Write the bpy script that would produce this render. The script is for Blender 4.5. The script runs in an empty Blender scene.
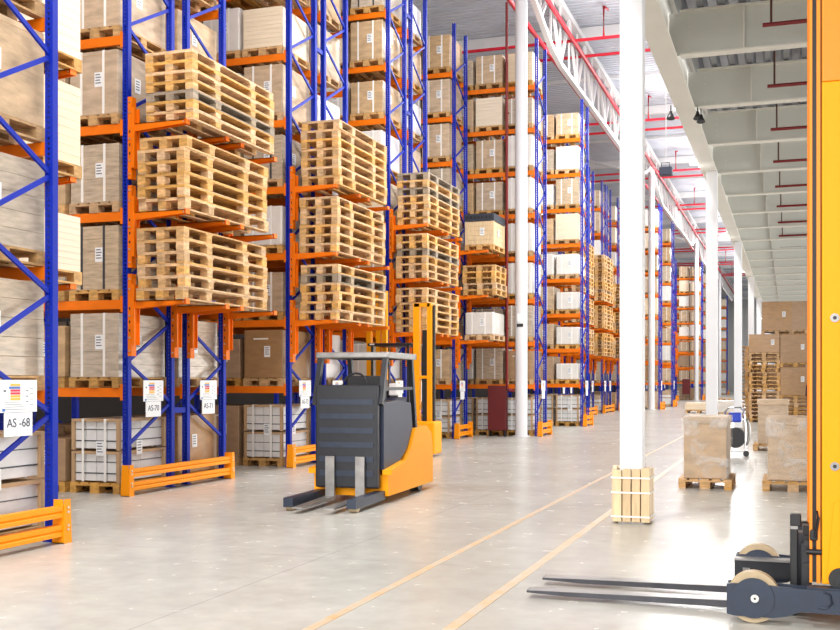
import bpy, bmesh, math, random
from mathutils import Vector, Matrix
R = math.radians
C = bpy.context.scene.collection
scn = bpy.context.scene
rnd = random.Random(7)

# ------------------------------------------------------------------ camera
F, CX, HY, H = 1075.0, 420.0, 381.0, 1.55
A = math.atan((790 - CX) / F)
SA, CA = math.sin(A), math.cos(A)
cam_d = bpy.data.cameras.new('camera'); cam = bpy.data.objects.new('camera', cam_d); C.objects.link(cam)
cam_d.sensor_width = 36; cam_d.lens = F / 840 * 36; cam_d.shift_y = (HY - 315) / 840
cam_d.clip_start = .05; cam_d.clip_end = 600
cam.location = (0, 0, H); cam.rotation_euler = (R(90), 0, A)
scn.camera = cam

def proj(x, y, z):                                  # used only to leave out what is far outside the view
    Z = -x * SA + y * CA
    if Z < .3: return None
    return CX + F * (x * CA + y * SA) / Z, HY - F * (z - H) / Z
def seen(x, y, z0, z1, m=70, r=.8):
    for xx in (x - r, x + r):
        a = proj(xx, y, z0); b = proj(xx, y, z1)
        if not a: continue
        if -m < a[0] < 840 + m and b[1] < 630 + m and a[1] > -m: return True
    return False

# ------------------------------------------------------------------ materials
def mat(name, col, rough=.5, metal=0., var=0., nscale=6., bump=0., bscale=40., coat=0., rnd_v=0., spec=.5, stretch=(1,1,1), col2=None, rnd_h=0.):
    m = bpy.data.materials.new(name); m.use_nodes = True
    nt = m.node_tree; N = nt.nodes; L = nt.links
    p = N['Principled BSDF']
    p.inputs['Roughness'].default_value = rough; p.inputs['Metallic'].default_value = metal
    p.inputs['Coat Weight'].default_value = coat; p.inputs['Coat Roughness'].default_value = .15
    p.inputs['Specular IOR Level'].default_value = spec
    c = lambda v: ((v/255)/12.92 if v/255 <= .04045 else ((v/255+.055)/1.055)**2.4)
    rgb = (c(col[0]), c(col[1]), c(col[2]), 1)
    p.inputs['Base Color'].default_value = rgb
    tc = N.new('ShaderNodeTexCoord'); mp = N.new('ShaderNodeMapping'); mp.inputs['Scale'].default_value = stretch
    L.new(tc.outputs['Object'], mp.inputs['Vector'])
    src = None
    if var or col2:
        n = N.new('ShaderNodeTexNoise'); n.inputs['Scale'].default_value = nscale; n.inputs['Detail'].default_value = 5
        oi = N.new('ShaderNodeObjectInfo')
        ad = N.new('ShaderNodeVectorMath'); ad.operation = 'ADD'
        ml = N.new('ShaderNodeMath'); ml.operation = 'MULTIPLY'; ml.inputs[1].default_value = 37.
        L.new(oi.outputs['Random'], ml.inputs[0]); L.new(mp.outputs[0], ad.inputs[0]); L.new(ml.outputs[0], ad.inputs[1])
        L.new(ad.outputs[0], n.inputs['Vector'])
        rp = N.new('ShaderNodeValToRGB'); rp.color_ramp.elements[0].position = .32; rp.color_ramp.elements[1].position = .68
        if col2: k2 = (c(col2[0]), c(col2[1]), c(col2[2]), 1)
        else: k2 = tuple(x * (1 - var) for x in rgb[:3]) + (1,)
        rp.color_ramp.elements[0].color = k2; rp.color_ramp.elements[1].color = rgb
        L.new(n.outputs['Fac'], rp.inputs[0]); src = rp.outputs[0]
    if rnd_v:
        oi = N.new('ShaderNodeObjectInfo'); hs = N.new('ShaderNodeHueSaturation')
        mr = N.new('ShaderNodeMapRange'); mr.inputs['To Min'].default_value = 1 - rnd_v; mr.inputs['To Max'].default_value = 1 + rnd_v * .35
        L.new(oi.outputs['Random'], mr.inputs['Value']); L.new(mr.outputs[0], hs.inputs['Value'])
        mr2 = N.new('ShaderNodeMapRange'); mr2.inputs['To Min'].default_value = 1.15; mr2.inputs['To Max'].default_value = .8
        mu = N.new('ShaderNodeMath'); mu.operation = 'MULTIPLY'; mu.inputs[1].default_value = 7.31
        fr = N.new('ShaderNodeMath'); fr.operation = 'FRACT'
        L.new(oi.outputs['Random'], mu.inputs[0]); L.new(mu.outputs[0], fr.inputs[0]); L.new(fr.outputs[0], mr2.inputs['Value'])
        L.new(mr2.outputs[0], hs.inputs['Saturation'])
        if src: L.new(src, hs.inputs['Color'])
        else: hs.inputs['Color'].default_value = rgb
        src = hs.outputs[0]
    if src: L.new(src, p.inputs['Base Color'])
    if bump:
        n = N.new('ShaderNodeTexNoise'); n.inputs['Scale'].default_value = bscale; n.inputs['Detail'].default_value = 3
        L.new(mp.outputs[0], n.inputs['Vector'])
        b = N.new('ShaderNodeBump'); b.inputs['Strength'].default_value = bump; b.inputs['Distance'].default_value = .02
        L.new(n.outputs['Fac'], b.inputs['Height']); L.new(b.outputs[0], p.inputs['Normal'])
    return m

M = {}
M['blue'] = mat('rack_blue_paint', (0, 36, 164), .5, var=.15, nscale=3, spec=.25)
M['blue_dark'] = mat('rack_inner_blue', (5, 22, 110), .5)
M['orange'] = mat('rack_orange_paint', (242, 120, 0), .5, var=.12, nscale=4, spec=.3)
M['guard'] = mat('guard_yellow_orange_paint', (255, 156, 0), .5, var=.06, nscale=5, spec=.3)
M['bolt'] = mat('zinc_bolt', (205, 205, 200), .3, .8)
M['wood'] = mat('pallet_wood', (238, 190, 128), .75, var=.42, nscale=9, bump=.25, rnd_v=.22, stretch=(1, 1, 3))
M['wood2'] = mat('load_pallet_wood', (222, 174, 112), .75, var=.4, nscale=9, bump=.25, rnd_v=.25, stretch=(1, 1, 3))
M['wood_grey'] = mat('weathered_pallet_wood', (176, 158, 136), .8, var=.35, nscale=9, bump=.25, rnd_v=.25)
M['timber'] = mat('fresh_timber', (240, 214, 176), .65, var=.22, nscale=5, bump=.2, rnd_v=.15, stretch=(6, 6, .7))
M['kraft'] = mat('kraft_cardboard', (208, 178, 142), .6, var=.3, nscale=4, bump=.2, bscale=12, rnd_v=.16, stretch=(1, 1, 3), coat=.25)
M['kraft_dark'] = mat('brown_cardboard', (176, 140, 102), .6, var=.2, nscale=4, bump=.15, bscale=10, rnd_v=.15, stretch=(1, 1, 3), coat=.35)
M['greige'] = mat('greige_cardboard', (206, 186, 160), .45, var=.34, nscale=5, bump=.25, rnd_v=.14, stretch=(1, 1, 5), coat=.4)
M['pale'] = mat('white_wrapped_board', (232, 228, 222), .35, var=.1, nscale=4, bump=.3, bscale=9, rnd_v=.1, coat=.6)
M['white_carton'] = mat('white_carton', (226, 226, 226), .5, var=.1, nscale=7, rnd_v=.05)
M['panel'] = mat('pale_plywood', (240, 222, 194), .6, var=.14, nscale=3, stretch=(.4, .4, 10), rnd_v=.06)
M['edge'] = mat('brown_edge_board', (190, 156, 118), .7, var=.15)
M['strap'] = mat('white_strap', (238, 236, 232), .4)
M['strap_dark'] = mat('dark_strap', (60, 62, 66), .4)
M['paper'] = mat('white_paper_label', (236, 238, 240), .5)
M['ink'] = mat('printed_grey', (110, 112, 118), .6)
M['ink_dark'] = mat('printed_navy_text', (48, 54, 82), .6)
M['sgn_y'] = mat('printed_amber', (250, 186, 70), .6); M['sgn_r'] = mat('printed_red', (214, 60, 84), .6); M['sgn_b'] = mat('printed_blue', (80, 120, 196), .6)
M['white'] = mat('white_paint', (240, 240, 240), .45, var=.03, nscale=2)
M['white_col'] = mat('white_column_paint', (222, 223, 226), .5, var=.03, nscale=2)
M['cream'] = mat('cream_steel_paint', (226, 223, 213), .5, var=.04, nscale=1.5)
M['cream2'] = mat('grey_cream_web_paint', (214, 215, 207), .55, var=.05, nscale=1.5)
M['deck'] = mat('galvanised_deck', (170, 172, 180), .35, .5, var=.2, nscale=2)
M['roof'] = mat('light_roof_deck', (222, 227, 238), .45, .0, var=.08, nscale=1)
M['red'] = mat('red_sprinkler_pipe', (220, 22, 50), .4)
M['darkred'] = mat('dark_red_pipe', (122, 24, 24), .45)
M['cabinet'] = mat('maroon_cabinet', (92, 8, 12), .55)
M['brownpipe'] = mat('brown_drop_pipe', (82, 44, 30), .5)
M['black'] = mat('black_plastic', (22, 23, 27), .45)
M['dark'] = mat('charcoal_metal', (42, 44, 50), .4, .3, var=.2, nscale=12)
M['navy'] = mat('navy_metal', (24, 34, 62), .45, .1, var=.15, nscale=6)
M['slate'] = mat('slate_blue_steel', (44, 54, 72), .42, .2, var=.18, nscale=9)
M['steel'] = mat('worn_steel', (158, 156, 154), .38, .6, var=.3, nscale=8, stretch=(1, 6, 1))
M['fork'] = mat('dark_fork_steel', (74, 74, 80), .42, .5, var=.3, nscale=6)
M['tan'] = mat('tan_polyurethane', (196, 174, 140), .5, var=.2, nscale=10)
M['yellow'] = mat('truck_yellow_paint', (255, 166, 0), .5, var=.03, nscale=2, spec=.25)
M['yellow2'] = mat('truck_yellow_orange_paint', (240, 142, 0), .5, var=.04, nscale=2)
M['chrome'] = mat('chrome_tube', (200, 202, 206), .2, .9)
M['bluebox'] = mat('bright_blue_plastic', (18, 58, 190), .4)
M['blackcrate'] = mat('black_crate', (44, 50, 64), .6, var=.2)
M['skin'] = mat('skin', (206, 160, 132), .6); M['hair'] = mat('dark_hair', (44, 32, 26), .7); M['cloth'] = mat('navy_workwear', (22, 32, 72), .8, var=.2)
M['wall_shade'] = mat('wall_painted_shade', (38, 30, 26), .8, var=.2, nscale=.5)  # dark brown paints in the unlit depth of the rack aisles
M['wall'] = mat('pale_grey_wall_panel', (206, 206, 206), .6, var=.05, nscale=.5)

def floor_material():
    m = bpy.data.materials.new('polished_concrete'); m.use_nodes = True
    nt = m.node_tree; N = nt.nodes; L = nt.links; p = N['Principled BSDF']; p.inputs['Specular IOR Level'].default_value = .3
    tc = N.new('ShaderNodeTexCoord')
    n1 = N.new('ShaderNodeTexNoise'); n1.inputs['Scale'].default_value = .55; n1.inputs['Detail'].default_value = 8; n1.inputs['Roughness'].default_value = .65
    n2 = N.new('ShaderNodeTexNoise'); n2.inputs['Scale'].default_value = 5; n2.inputs['Detail'].default_value = 6
    n3 = N.new('ShaderNodeTexNoise'); n3.inputs['Scale'].default_value = 60; n3.inputs['Detail'].default_value = 2
    for n in (n1, n2, n3): L.new(tc.outputs['Object'], n.inputs['Vector'])
    r1 = N.new('ShaderNodeValToRGB'); r1.color_ramp.elements[0].position = .3; r1.color_ramp.elements[1].position = .7
    r1.color_ramp.elements[0].color = (.44, .43, .385, 1); r1.color_ramp.elements[1].color = (.60, .59, .545, 1)
    L.new(n1.outputs['Fac'], r1.inputs[0])
    r2 = N.new('ShaderNodeValToRGB'); r2.color_ramp.elements[0].position = .3; r2.color_ramp.elements[1].position = .75
    r2.color_ramp.elements[0].color = (.88, .88, .87, 1); r2.color_ramp.elements[1].color = (1, 1, 1, 1)
    L.new(n2.outputs['Fac'], r2.inputs[0])
    mx = N.new('ShaderNodeMixRGB'); mx.blend_type = 'MULTIPLY'; mx.inputs[0].default_value = 1
    L.new(r1.outputs[0], mx.inputs[1]); L.new(r2.outputs[0], mx.inputs[2])
    # saw-cut joints on a 6 m grid
    sx = N.new('ShaderNodeSeparateXYZ'); L.new(tc.outputs['Object'], sx.inputs[0])
    outs = []
    for ax, off in (('X', 3.9), ('Y', 3.35)):
        a = N.new('ShaderNodeMath'); a.operation = 'ADD'; a.inputs[1].default_value = off + 600; L.new(sx.outputs[ax], a.inputs[0])
        b = N.new('ShaderNodeMath'); b.operation = 'MODULO'; b.inputs[1].default_value = 6.; L.new(a.outputs[0], b.inputs[0])
        d = N.new('ShaderNodeMath'); d.operation = 'LESS_THAN'; d.inputs[1].default_value = .012; L.new(b.outputs[0], d.inputs[0]); outs.append(d)
    mm = N.new('ShaderNodeMath'); mm.operation = 'MAXIMUM'; L.new(outs[0].outputs[0], mm.inputs[0]); L.new(outs[1].outputs[0], mm.inputs[1])
    ms = N.new('ShaderNodeMath'); ms.operation = 'MULTIPLY'; ms.inputs[1].default_value = .45; L.new(mm.outputs[0], ms.inputs[0])
    m2 = N.new('ShaderNodeMixRGB'); m2.inputs[2].default_value = (.22, .21, .2, 1)
    L.new(ms.outputs[0], m2.inputs[0]); L.new(mx.outputs[0], m2.inputs[1]); L.new(m2.outputs[0], p.inputs['Base Color'])
    r3 = N.new('ShaderNodeMapRange'); r3.inputs['To Min'].default_value = .22; r3.inputs['To Max'].default_value = .3
    L.new(n2.outputs['Fac'], r3.inputs['Value']); L.new(r3.outputs[0], p.inputs['Roughness'])
    return m
M['floor'] = floor_material()

def line_material():
    m = bpy.data.materials.new('worn_yellow_line'); m.use_nodes = True
    nt = m.node_tree; N = nt.nodes; L = nt.links; p = N['Principled BSDF']; p.inputs['Roughness'].default_value = .4
    tc = N.new('ShaderNodeTexCoord'); n = N.new('ShaderNodeTexNoise'); n.inputs['Scale'].default_value = 3.5; n.inputs['Detail'].default_value = 8; n.inputs['Roughness'].default_value = .7
    L.new(tc.outputs['Object'], n.inputs['Vector'])
    r = N.new('ShaderNodeValToRGB'); r.color_ramp.elements[0].position = .42; r.color_ramp.elements[1].position = .7
    r.color_ramp.elements[0].color = (.56, .49, .38, 1); r.color_ramp.elements[1].color = (.74, .38, .12, 1)
    L.new(n.outputs['Fac'], r.inputs[0]); L.new(r.outputs[0], p.inputs['Base Color'])
    return m
M['line'] = line_material()

def film_material():
    m = bpy.data.materials.new('stretch_film'); m.use_nodes = True
    nt = m.node_tree; N = nt.nodes; L = nt.links
    out = N['Material Output']; N.remove(N['Principled BSDF'])
    tr = N.new('ShaderNodeBsdfTransparent'); gl = N.new('ShaderNodeBsdfPrincipled')
    gl.inputs['Base Color'].default_value = (.9, .9, .9, 1); gl.inputs['Roughness'].default_value = .2
    tc = N.new('ShaderNodeTexCoord'); mp = N.new('ShaderNodeMapping'); mp.inputs['Scale'].default_value = (2.2, 2.2, 2.6); mp.inputs['Rotation'].default_value = (.3, .5, 0)
    n = N.new('ShaderNodeTexNoise'); n.inputs['Scale'].default_value = 1.6; n.inputs['Detail'].default_value = 6; n.inputs['Distortion'].default_value = .5
    L.new(tc.outputs['Object'], mp.inputs[0]); L.new(mp.outputs[0], n.inputs['Vector'])
    b = N.new('ShaderNodeBump'); b.inputs['Strength'].default_value = 1; b.inputs['Distance'].default_value = .06
    L.new(n.outputs['Fac'], b.inputs['Height']); L.new(b.outputs[0], gl.inputs['Normal'])
    r = N.new('ShaderNodeMapRange'); r.inputs['From Min'].default_value = .5; r.inputs['From Max'].default_value = .68
    r.inputs['To Min'].default_value = .1; r.inputs['To Max'].default_value = .42
    L.new(n.outputs['Fac'], r.inputs['Value'])
    mx = N.new('ShaderNodeMixShader'); L.new(r.outputs[0], mx.inputs[0]); L.new(tr.outputs[0], mx.inputs[1]); L.new(gl.outputs[0], mx.inputs[2])
    L.new(mx.outputs[0], out.inputs['Surface'])
    return m
M['film'] = film_material()

def lamp_material(name, s, col=(1, .97, .9, 1)):
    m = bpy.data.materials.new(name); m.use_nodes = True
    p = m.node_tree.nodes['Principled BSDF']; p.inputs['Emission Color'].default_value = col; p.inputs['Emission Strength'].default_value = s
    return m
M['lamp'] = lamp_material('lamp_glow', 6)

# ------------------------------------------------------------------ mesh builder
class MB:
    def __init__(s): s.v = []; s.f = []; s.m = []; s.mats = []; s.smooth = []
    def _mi(s, m):
        m = M[m]
        if m not in s.mats: s.mats.append(m)
        return s.mats.index(m)
    def add(s, vs, fs, m, smooth=False):
        o = len(s.v); s.v += [tuple(v) for v in vs]
        k = s._mi(m)
        for f in fs: s.f.append([o + i for i in f]); s.m.append(k); s.smooth.append(smooth)
        return s
    def box(s, x0, x1, y0, y1, z0, z1, m):
        vs = [(x, y, z) for z in (z0, z1) for x, y in ((x0, y0), (x1, y0), (x1, y1), (x0, y1))]
        return s.add(vs, [(0, 3, 2, 1), (4, 5, 6, 7), (0, 1, 5, 4), (1, 2, 6, 5), (2, 3, 7, 6), (3, 0, 4, 7)], m)
    def bbox(s, x0, x1, y0, y1, z0, z1, m, b=.01):     # chamfered box
        bm = bmesh.new(); bmesh.ops.create_cube(bm, size=1)
        for v in bm.verts: v.co = Vector((x0 + (v.co.x + .5) * (x1 - x0), y0 + (v.co.y + .5) * (y1 - y0), z0 + (v.co.z + .5) * (z1 - z0)))
        bmesh.ops.bevel(bm, geom=bm.edges[:], offset=b, segments=2, affect='EDGES', profile=.5)
        bm.verts.index_update()
        s.add([v.co[:] for v in bm.verts], [[v.index for v in f.verts] for f in bm.faces], m); bm.free()
        return s
    def bar(s, p, q, w, t, m, up=(0, 0, 1)):          # rectangular bar from p to q
        p = Vector(p); q = Vector(q); d = (q - p).normalized(); u = Vector(up)
        if abs(d.dot(u)) > .99: u = Vector((0, 1, 0))
        a = d.cross(u).normalized(); b = a.cross(d).normalized()
        vs = [c + a * i * w / 2 + b * j * t / 2 for c in (p, q) for i, j in ((-1, -1), (1, -1), (1, 1), (-1, 1))]
        return s.add(vs, [(0, 3, 2, 1), (4, 5, 6, 7), (0, 1, 5, 4), (1, 2, 6, 5), (2, 3, 7, 6), (3, 0, 4, 7)], m)
    def tube(s, pts, r, m, n=10, caps=True):
        pts = [Vector(p) for p in pts]; rings = []
        for i, p in enumerate(pts):
            d = (pts[min(i + 1, len(pts) - 1)] - pts[max(i - 1, 0)]).normalized()
            u = Vector((0, 0, 1)) if abs(d.z) < .9 else Vector((0, 1, 0))
            a = d.cross(u).normalized(); b = a.cross(d).normalized()
            rr = r[i] if isinstance(r, (list, tuple)) else r
            rings.append([p + (a * math.cos(2 * math.pi * k / n) + b * math.sin(2 * math.pi * k / n)) * rr for k in range(n)])
        vs = [v for ring in rings for v in ring]; fs = []
        for i in range(len(pts) - 1):
            for k in range(n): fs.append((i*n + k, i*n + (k+1) % n, (i+1)*n + (k+1) % n, (i+1)*n + k))
        s.add(vs, fs, m, True)
        if caps: s.add(rings[0] + rings[-1], [tuple(reversed(range(n))), tuple(range(n, 2*n))], m)
        return s
    def prism(s, poly, axis, a, b, m):                # polygon in the other two axes, extruded along axis
        def P(u, v, w):
            return {'x': (w, u, v), 'y': (u, w, v), 'z': (u, v, w)}[axis]
        n = len(poly); vs = [P(u, v, a) for u, v in poly] + [P(u, v, b) for u, v in poly]
        return s.add(vs, [tuple(range(n)), tuple(range(2*n - 1, n - 1, -1))] + [(i, i + n, (i+1) % n + n, (i+1) % n) for i in range(n)], m)
    def mesh(s, name):
        me = bpy.data.meshes.new(name); me.from_pydata(s.v, [], s.f)
        for m in s.mats: me.materials.append(m)
        me.polygons.foreach_set('material_index', s.m); me.polygons.foreach_set('use_smooth', s.smooth)
        me.validate(); me.update()
        bm = bmesh.new(); bm.from_mesh(me); bmesh.ops.recalc_face_normals(bm, faces=bm.faces[:]); bm.to_mesh(me); bm.free()
        return me
def link(name, me, parent=None, loc=(0, 0, 0), rz=0):
    o = bpy.data.objects.new(name, me); C.objects.link(o); o.location = loc
    if rz: o.rotation_euler = (0, 0, rz)
    if parent: o.parent = parent
    return o
def build(mb, name, parent=None, loc=(0, 0, 0), rz=0): return link(name, mb.mesh(name), parent, loc, rz)
def tag(o, label, cat, group=None, kind=None):
    if label: o['label'] = label
    if cat: o['category'] = cat
    if group: o['group'] = group
    if kind: o['kind'] = kind
    return o
def thing(name, loc, label, cat, group=None, rz=0):
    o = bpy.data.objects.new(name, None); C.objects.link(o); o.location = loc; o.rotation_euler = (0, 0, rz); o.empty_display_size = .1
    return tag(o, label, cat, group)
def struct(mb, name): return tag(build(mb, name), None, None, None, 'structure')
cache = {}
def cached(key, fn):
    if key not in cache: cache[key] = fn()
    return cache[key]
def text_mesh(body, size, m):
    def f():
        cu = bpy.data.curves.new('lettering', 'FONT'); cu.body = body; cu.size = size; cu.align_x = 'CENTER'; cu.align_y = 'CENTER'; cu.extrude = .0006
        o = bpy.data.objects.new('lettering_source', cu); C.objects.link(o)
        bpy.context.view_layer.update()
        me = bpy.data.meshes.new_from_object(o.evaluated_get(bpy.context.evaluated_depsgraph_get()))
        bpy.data.objects.remove(o); bpy.data.curves.remove(cu)
        me.materials.clear(); me.materials.append(M[m]); return me
    return cached(('t', body, size, m), f)


def num(i): return ORD[i]

ORD = 'bottom second third fourth fifth sixth seventh eighth ninth tenth eleventh twelfth thirteenth fourteenth fifteenth sixteenth seventeenth eighteenth nineteenth twentieth'.split() + ['twenty-' + w for w in 'first second third fourth fifth sixth seventh eighth ninth'.split()] + ['thirtieth'] + ['thirty-' + w for w in 'first second third fourth fifth sixth seventh eighth ninth'.split()] + ['fortieth'] + ['forty-' + w for w in 'first second third fourth fifth sixth'.split()]
FRO = ['first'] + ORD[1:]
# ------------------------------------------------------------------ the shell
b = MB(); b.add([(-34, -14, 0), (16, -14, 0), (16, 175, 0), (-34, 175, 0)], [(0, 1, 2, 3)], 'floor'); struct(b, 'floor')
for i, (x, w) in enumerate(((-2.835, .07), (-2.008, .08))):
    b = MB(); b.box(x - w/2, x + w/2, 4, 150, 0.0005, .003, 'line')
    tag(build(b, 'floor_line'), ['worn yellow line on the floor, the left one nearer the racks', 'worn yellow line on the floor, the right one by the boxed column'][i], 'floor marking', 'painted aisle lines')
b = MB(); b.box(-22, -21.8, -14, 175, 0, 15, 'wall_shade'); struct(b, 'wall_left')  # far wall, coloured dark for the shade between racks
b = MB(); b.box(-34, 16, 175, 175.2, 0, 15, 'wall'); struct(b, 'wall_back')
b = MB(); b.box(15.8, 16, -14, 12, 0, 15, 'wall'); b.box(15.8, 16, 72, 175, 0, 15, 'wall'); b.box(15.8, 16, 12, 72, 4.4, 15, 'wall')
for k in range(11): b.box(15.8, 16, 12 + 6 * k - (.6 if k else 0), 12 + 6 * k + (.6 if k < 10 else 0), 0, 4.4, 'wall')
struct(b, 'wall_right')                       # loading doors added as openings to bring fill light under the deck
for k in range(10):
    b = MB(); b.box(15.7, 15.8, 12.6 + 6 * k, 12.7 + 6 * k, 0, 4.4, 'white'); b.box(15.7, 15.8, 17.3 + 6 * k, 17.4 + 6 * k, 0, 4.4, 'white'); b.box(15.7, 15.8, 12.7 + 6 * k, 17.3 + 6 * k, 4.25, 4.4, 'white'); struct(b, 'added_door_%d' % (k + 1))  # frames round the added door openings
# hall roof: profiled sheets with ribs running across
b = MB(); zr = 14.4; y = 4.; pts = []
while y < 175:
    pts += [(y, zr), (y + .17, zr), (y + .2, zr + .06), (y + .27, zr + .06)]; y += .3
vs = [(-34, a, z) for a, z in pts] + [(-1.3, a, z) for a, z in pts]; n = len(pts)
b.add(vs, [(i, i + 1, i + 1 + n, i + n) for i in range(n - 1)], 'roof')
struct(b, 'ceiling')
# cross purlins and rods under the roof
b = MB()
for k in range(14):
    yy = 14.9 + 12.0 * k
    b.box(-34, -1.7, yy - .11, yy + .11, zr - .42, zr - .03, 'white')
for k in range(28):
    yy = 15.3 + 6 * k
    b.box(-34, -1.7, yy - .05, yy + .05, zr - .16, zr - .02, 'white')
struct(b, 'ceiling_beam')

# low deck on the right
XG = -1.64; ZG = 6.19
b = MB(); x = -1.55; pts = []
while x < 14:
    pts += [(x, 6.92), (x + .09, 6.92), (x + .13, 7.04), (x + .25, 7.04)]; x += .29
n = len(pts); vs = [(a, -4, z) for a, z in pts] + [(a, 170, z) for a, z in pts]
b.add(vs, [(i, i + 1, i + 1 + n, i + n) for i in range(n - 1)], 'deck')
struct(b, 'ceiling_deck')
b = MB()
b.box(-1.85, -1.53, -4, 170, ZG, ZG + .03, 'cream'); b.box(-1.85, -1.53, -4, 170, 7.1, 7.13, 'cream'); b.box(-1.70, -1.68, -4, 170, ZG + .03, 7.1, 'cream')
tag(build(b, 'deck_girder'), 'long cream steel girder over the row of square white columns', 'girder')
bm_beam = None
for i in range(-2, 44):
    yy = 15.95 + 3.1 * (i - 1)
    if yy < 5: continue
    def mk():
        b = MB()
        b.box(-1.5, 14, -.1, .1, ZG + .05, ZG + .075, 'cream'); b.box(-1.5, 14, -.1, .1, 6.87, 6.895, 'cream'); b.box(-1.66, 14, -.008, .008, ZG + .075, 6.87, 'cream2')
        for k in range(8):
            xx = -.62 + 2.0 * k
            b.box(xx - .01, xx + .01, -.1, -.008, ZG + .075, 6.87, 'cream')
        for k in range(5): b.tube([(-1.38, -.03, 6.32 + .11 * k), (-1.38, -.006, 6.32 + .11 * k)], .014, 'cream', 6)
        return b.mesh('deck_beam')
    o = link('deck_beam', cached('deck_beam', mk), None, (0, yy, 0))
    tag(o, 'cream steel cross beam under the ribbed deck, %s from the front' % FRO[i + 2], 'beam', 'cross beams under the low deck')
# square columns under the girder
def sqcol(y):
    b = MB(); w = .105
    b.bbox(XG - w - .02, XG + w + .02, y - w, y + w, 0, ZG, 'white_col', .012)
    b.box(XG - .135, XG + .135, y - .135, y + .135, 0, .02, 'white_col')
    return b
ys = [11.95 + 12.72 * k for k in range(12)]
for i, yy in enumerate(ys):
    o = build(sqcol(yy), 'steel_column')
    tag(o, 'square white steel column rising out of a timber collar' if i == 0 else 'square white steel column under the cream girder, %s one behind the timber-collared column' % ['', 'first', 'second', 'third', 'fourth', 'fifth', 'sixth', 'seventh', 'eighth', 'ninth', 'tenth', 'eleventh'][i], 'column', 'square columns in the aisle')
# timber collar
t = thing('column_guard', (XG, 11.95, 0), 'pale timber blocks strapped round the foot of the near white column', 'column guard')
hs = [.585, .6, .59, .615, .595]
k = 0
for side in range(4):
    for j in range(4):
        L = .088; off = -.175 + j * .1 + (.02 if side % 2 else 0)
        h = hs[k % 5] + rnd.uniform(-.01, .01); k += 1
        b = MB()
        d0, d1 = .14, .2
        if side in (0, 2):
            s = -1 if side == 0 else 1; y0, y1 = sorted((s * d0, s * d1)); o2 = off - .03 + .025
            b.bbox(o2, o2 + L, y0, y1, 0.021, h, 'timber', .004)
        else:
            s = 1 if side == 1 else -1; x0, x1 = sorted((s * .155, s * .205)); o2 = -.135 + j * .068
            b.bbox(x0, x1, o2, o2 + .064, 0.021, h, 'timber', .004)
        build(b, 'timber_block', t)
for z in (.07, .33, .49):
    b = MB(); e = .207
    b.box(-e - .004, e + .012, -e, -e + .004, z, z + .018, 'strap'); b.box(-e - .004, e + .012, e - .004, e, z, z + .018, 'strap')
    b.box(e + .008, e + .012, -e, e, z, z + .018, 'strap'); b.box(-e - .004, -e, -e, e, z, z + .018, 'strap')
    build(b, 'tape_band', t)

# round columns, truss and sprinkler mains of the hall
XC = -7.08
for i, yy in enumerate((29.25, 59.0, 88.6, 118.4)):
    t = thing('round_column', (XC, yy, 0), ['round white column beside the maroon cabinet and red riser', 'round white column just right of the near square column, by far racks', 'slim round white column further down the aisle by the second maroon cabinet', 'farthest round white column down the aisle'][i], 'column', 'round columns along the racks')
    b = MB(); b.tube([(0, 0, 0), (0, 0, 13)], .17, 'white_col', 24); b.tube([(0, 0, .0), (0, 0, .03)], .24, 'white_col', 24); build(b, 'shaft', t)
    if i == 0:
        b = MB(); b.box(-.09, .09, -.174, -.165, 3.05, 3.14, 'black'); build(b, 'marker_band', t)
        b = MB(); b.box(-.07, .04, -.177, -.165, 3.2, 3.42, 'paper'); build(b, 'notice', t)
b = MB(); zb, zt = 11.85, 13.75
def sag(y):
    d = min(abs(y - c) for c in (-.5, 29.25, 59.0, 88.6, 118.4, 148.2))
    return zb + (max(0, 4.5 - d) / 4.5) * 1.25
ysn = [5 + 1.48 * k for k in range(100)]
for y0, y1 in zip(ysn[:-1], ysn[1:]):
    b.bar((XC, y0, sag(y0)), (XC, y1, sag(y1)), .16, .16, 'white')
for k in range(0, 99, 1):
    y0, y1 = ysn[k], ysn[k + 1]
    if sag(y0) > zb + .9 : continue
    a, c = ((sag(y0), zt) if k % 2 == 0 else (zt, sag(y1)))
    if k % 2 == 0: b.bar((XC, y0, sag(y0)), (XC, y1, zt), .09, .09, 'white')
    else: b.bar((XC, y0, zt), (XC, y1, sag(y1)), .09, .09, 'white')
    b.bar((XC, y0, sag(y0)), (XC, y0, zt), .06, .06, 'white')
b.box(XC - .1, XC + .1, 5, 150, zt, zt + .2, 'white')
tag(build(b, 'roof_truss'), 'long white steel roof truss running above the round columns', 'truss')
b = MB()
for yy in (23.6, 53.5, 83):
    b.tube([(XC, yy + 5.6, 12.6), (XC - 5, yy + 5.6, zr - .2)], .09, 'white', 8)
    b.tube([(XC, yy + 5.6, 12.6), (XC, yy + 3, zr - .3)], .07, 'white', 8)
tag(build(b, 'roof_brace'), 'white diagonal struts from the round column heads to the roof', 'brace')
b = MB(); b.tube([(-6.9, 5, 13.02), (-6.9, 150, 13.02)], .075, 'red', 8)
tag(build(b, 'sprinkler_main'), 'upper long red sprinkler pipe running along the truss', 'sprinkler pipe', 'red sprinkler mains')
b = MB(); b.tube([(-7.45, 5, 12.25), (-7.45, 150, 12.25)], .07, 'red', 8)
tag(build(b, 'sprinkler_main'), 'lower long red sprinkler pipe behind the truss bottom chord', 'sprinkler pipe', 'red sprinkler mains')
sp = []
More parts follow.
